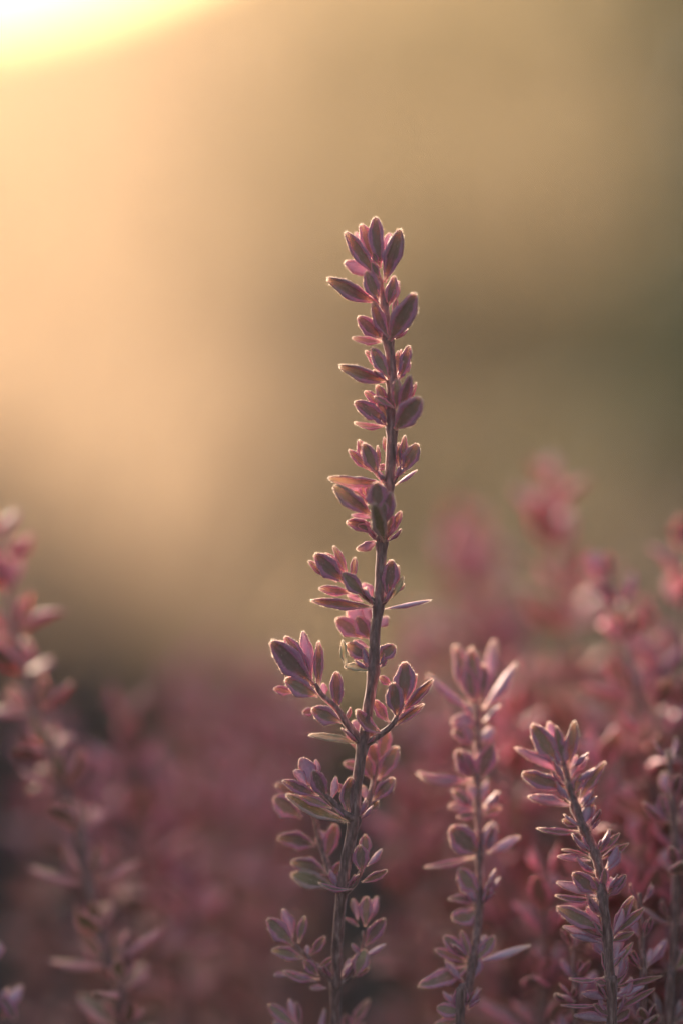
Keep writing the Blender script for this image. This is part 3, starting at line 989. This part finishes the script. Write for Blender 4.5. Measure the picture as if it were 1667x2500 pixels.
Lc = Crop(0, 1200, 600 / 1086)
LP = [(12, 160), (25, 300), (60, 600), (110, 800), (170, 1000), (250, 1250), (350, 1500), (420, 1850), (490, 2100), (540, 2352)]
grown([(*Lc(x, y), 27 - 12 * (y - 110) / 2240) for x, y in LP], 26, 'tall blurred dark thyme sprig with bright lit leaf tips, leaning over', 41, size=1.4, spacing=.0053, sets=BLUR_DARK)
grown([(310, 1735, 42), (318, 1850, 42), (330, 2050, 41), (345, 2300, 40)], 19, 'blurred thyme sprig with a salmon pink head, next to the tall leaning one', 43, size=1.6)
grown([(1335, 1165, 46), (1350, 1290, 46), (1372, 1450, 45), (1392, 1700, 44), (1400, 2000, 43)], 19, 'very blurred pink thyme sprig whose head overtops the shadowed sprigs', 47, size=1.75)
grown([(1478, 1395, 24), (1505, 1490, 24), (1530, 1620, 23), (1570, 1800, 22), (1590, 2000, 21), (1600, 2400, 19)], 19,
      'blurred dark mauve thyme sprig with spread head behind the shadowed pale-leaved one', 53, size=1.55)
grown([(1145, 1310, 85), (1150, 1450, 85), (1155, 1700, 85), (1160, 1900, 85)], 22, 'thyme sprig blurred to a salmon blob, behind the sharp tall one', 59, size=2.3)
grown([(1660, 1320, 30), (1668, 1500, 30), (1672, 1800, 30), (1676, 2200, 30)], 19, 'blurred pink thyme sprig standing past the dark mauve one with spread head', 61, size=1.5)
grown([(1632, 1830, 9), (1640, 1960, 9), (1648, 2150, 8), (1640, 2350, 7), (1632, 2500, 6)], 20, 'slender thyme sprig close behind the shadowed pale-topped one', 67, sets=FLAT)
grown([(1395, 2290, 6), (1400, 2380, 6), (1405, 2500, 6)], 16, 'low thyme sprig with ochre bud at the foot of the shadowed pale-topped one', 71, sets=FLAT)
grown([(-20, 2330, 10), (-10, 2420, 10), (-5, 2520, 10)], 18, 'low thyme sprig with one mauve leaf, at the foot of the tall leaning one', 73, sets=FLAT)
grown([(1560, 2180, 4), (1565, 2300, 4), (1570, 2480, 4)], 16, 'short dark thyme sprig low between the shadowed ones', 79, sets=FLAT)
# those behind, told apart only by their place
rr = random.Random(5)
spots = [(440, 1640, 95), (520, 1600, 115), (610, 1640, 90), (690, 1620, 120), (760, 1700, 80), (230, 1900, 60), (420, 1900, 60), (560, 1850, 70),
         (1020, 1560, 70), (1240, 1480, 75), (1260, 1640, 40), (1560, 1560, 60), (1420, 1700, 70), (1080, 1760, 50), (640, 1900, 55),
         (980, 1900, 45), (120, 1760, 70), (470, 2100, 40), (1230, 2010, 30), (1500, 1950, 40),
         (1560, 1520, 35), (1625, 1640, 22), (1250, 1740, 30), (1480, 1800, 20), (1655, 2060, 14), (1310, 2120, 15), (1560, 2050, 16)]
for i, (x, y, z) in enumerate(spots):
    x += rr.uniform(-20, 20)
    grown([(x, y, z), (x + rr.uniform(-10, 10), y + 120, z), (x + rr.uniform(-20, 20), y + 300, z), (x + rr.uniform(-30, 30), y + 600, z)], 20,
          'mauve thyme sprig melting into the blurred mass behind the sharp ones', 100 + i, 'blurred thyme sprigs of the bed behind', size=1.6, low=.075)


# ------------------------------------------------------------------ the rest of the bed, one mass
def make_bed():
    r = random.Random(99)
    V0, F0, A0 = leaf_arrays(2, CROSS_LOW, .1, .82, 5, 0)
    V0 = np.array(V0); A0 = np.array(A0)
    tris = []
    for f in F0:
        if len(f) == 4:
            tris += [(f[0], f[1], f[2]), (f[0], f[2], f[3])]
    F0 = np.array(tris)
    Vs, Fs, As = [], [], []
    off = 0

    def add(b, t, wd, n):
        nonlocal off
        x = t - b
        L = x.length
        x /= L
        z = (n - x * n.dot(x)).normalized()
        y = z.cross(x)
        M = np.array((x, y, z))
        Vs.append((V0 * np.array((L, wd, wd))) @ M + np.array(b))
        Fs.append(F0 + off)
        As.append(A0)
        off += len(V0)

    cnt = 0
    while cnt < 1550:
        if cnt < 380:
            x = r.choice((-1, 1)) * r.uniform(.064, .15)
            y = r.uniform(-.12, .055)
        else:
            x = r.uniform(-.20, .26)
            y = r.uniform(-.16, .48)
        px, py, dz = project(Vector((x, y, .12)))
        depth_lim = 0.27 + max(0, x + 0.02) * 1.2
        if y > depth_lim + r.uniform(-.03, .03):
            continue
        far = min(1, max(0, (y - .09) / .08))
        side = min(1, max(0, (abs(x) - .055) / .02)) if -.125 < y < .06 else 0
        h = (r.uniform(.060, .088) if y < -.02 else r.uniform(.045, .070) + side * r.uniform(.06, .09) + far * r.uniform(.035, .058)) + max(0, x) * .04 * far
        if x < .03:
            h -= max(0, y - .17) * .3
        # keep clear of the sprigs built one by one
        tx, ty, tz = project(Vector((x, y, h)))
        cnt += 1
        top = Vector((x + r.uniform(-.01, .01), y + r.uniform(-.01, .01), h))
        foot = Vector((x, y, 0))
        d = (top - foot).normalized()
        # stem: a thin three-sided prism out of two leaf-shaped slivers
        add(foot, top, .0016, Vector((r.uniform(-1, 1), -1, 0)))
        s, k = 0.0, 0
        an0 = r.uniform(0, 3)
        while h - s > (.018 if y < .12 else .035):
            p = top - d * s
            an = an0 + k * math.pi / 2
            for side in (0, math.pi):
                o_ = Vector((math.cos(an + side), math.sin(an + side), 0))
                el = 1.1 - .7 * min(1, s / .012) + r.uniform(-.2, .2)
                L = .0052 * r.uniform(.8, 1.2)
                add(p, p + (o_ * math.cos(el) + d * math.sin(el)) * L, L * .42, o_ * math.sin(el) - d * math.cos(el))
                for j in range(2):
                    aa = an + side + r.uniform(-.9, .9)
                    o2 = Vector((math.cos(aa), math.sin(aa), 0))
                    el = r.uniform(.7, 1.2)
                    L = .0036 * r.uniform(.8, 1.2)
                    add(p + o_ * .0007, p + o_ * .0007 + (o2 * math.cos(el) + d * math.sin(el)) * L, L * .42, o2 * math.sin(el) - d * math.cos(el))
            s += .0052 * r.uniform(.8, 1.2)
            k += 1
    V = np.concatenate(Vs); F = np.concatenate(Fs); A_ = np.concatenate(As)
    me = bpy.data.meshes.new('thyme_bed')
    me.vertices.add(len(V))
    me.vertices.foreach_set('co', V.astype('f').ravel())
    me.loops.add(len(F) * 3)
    me.loops.foreach_set('vertex_index', F.astype('i').ravel())
    me.polygons.add(len(F))
    me.polygons.foreach_set('loop_start', (np.arange(len(F)) * 3).astype('i'))
    me.update(calc_edges=True)
    ca = me.color_attributes.new('leafmap', 'FLOAT_COLOR', 'POINT')
    ca.data.foreach_set('color', np.concatenate([A_, np.ones((len(A_), 1))], 1).astype('f').ravel())
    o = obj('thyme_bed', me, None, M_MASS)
    o['kind'] = 'stuff'
    o['label'] = 'blurred mauve mass of the thyme bed behind the single sprigs'
    o['category'] = 'ground cover'


make_bed()
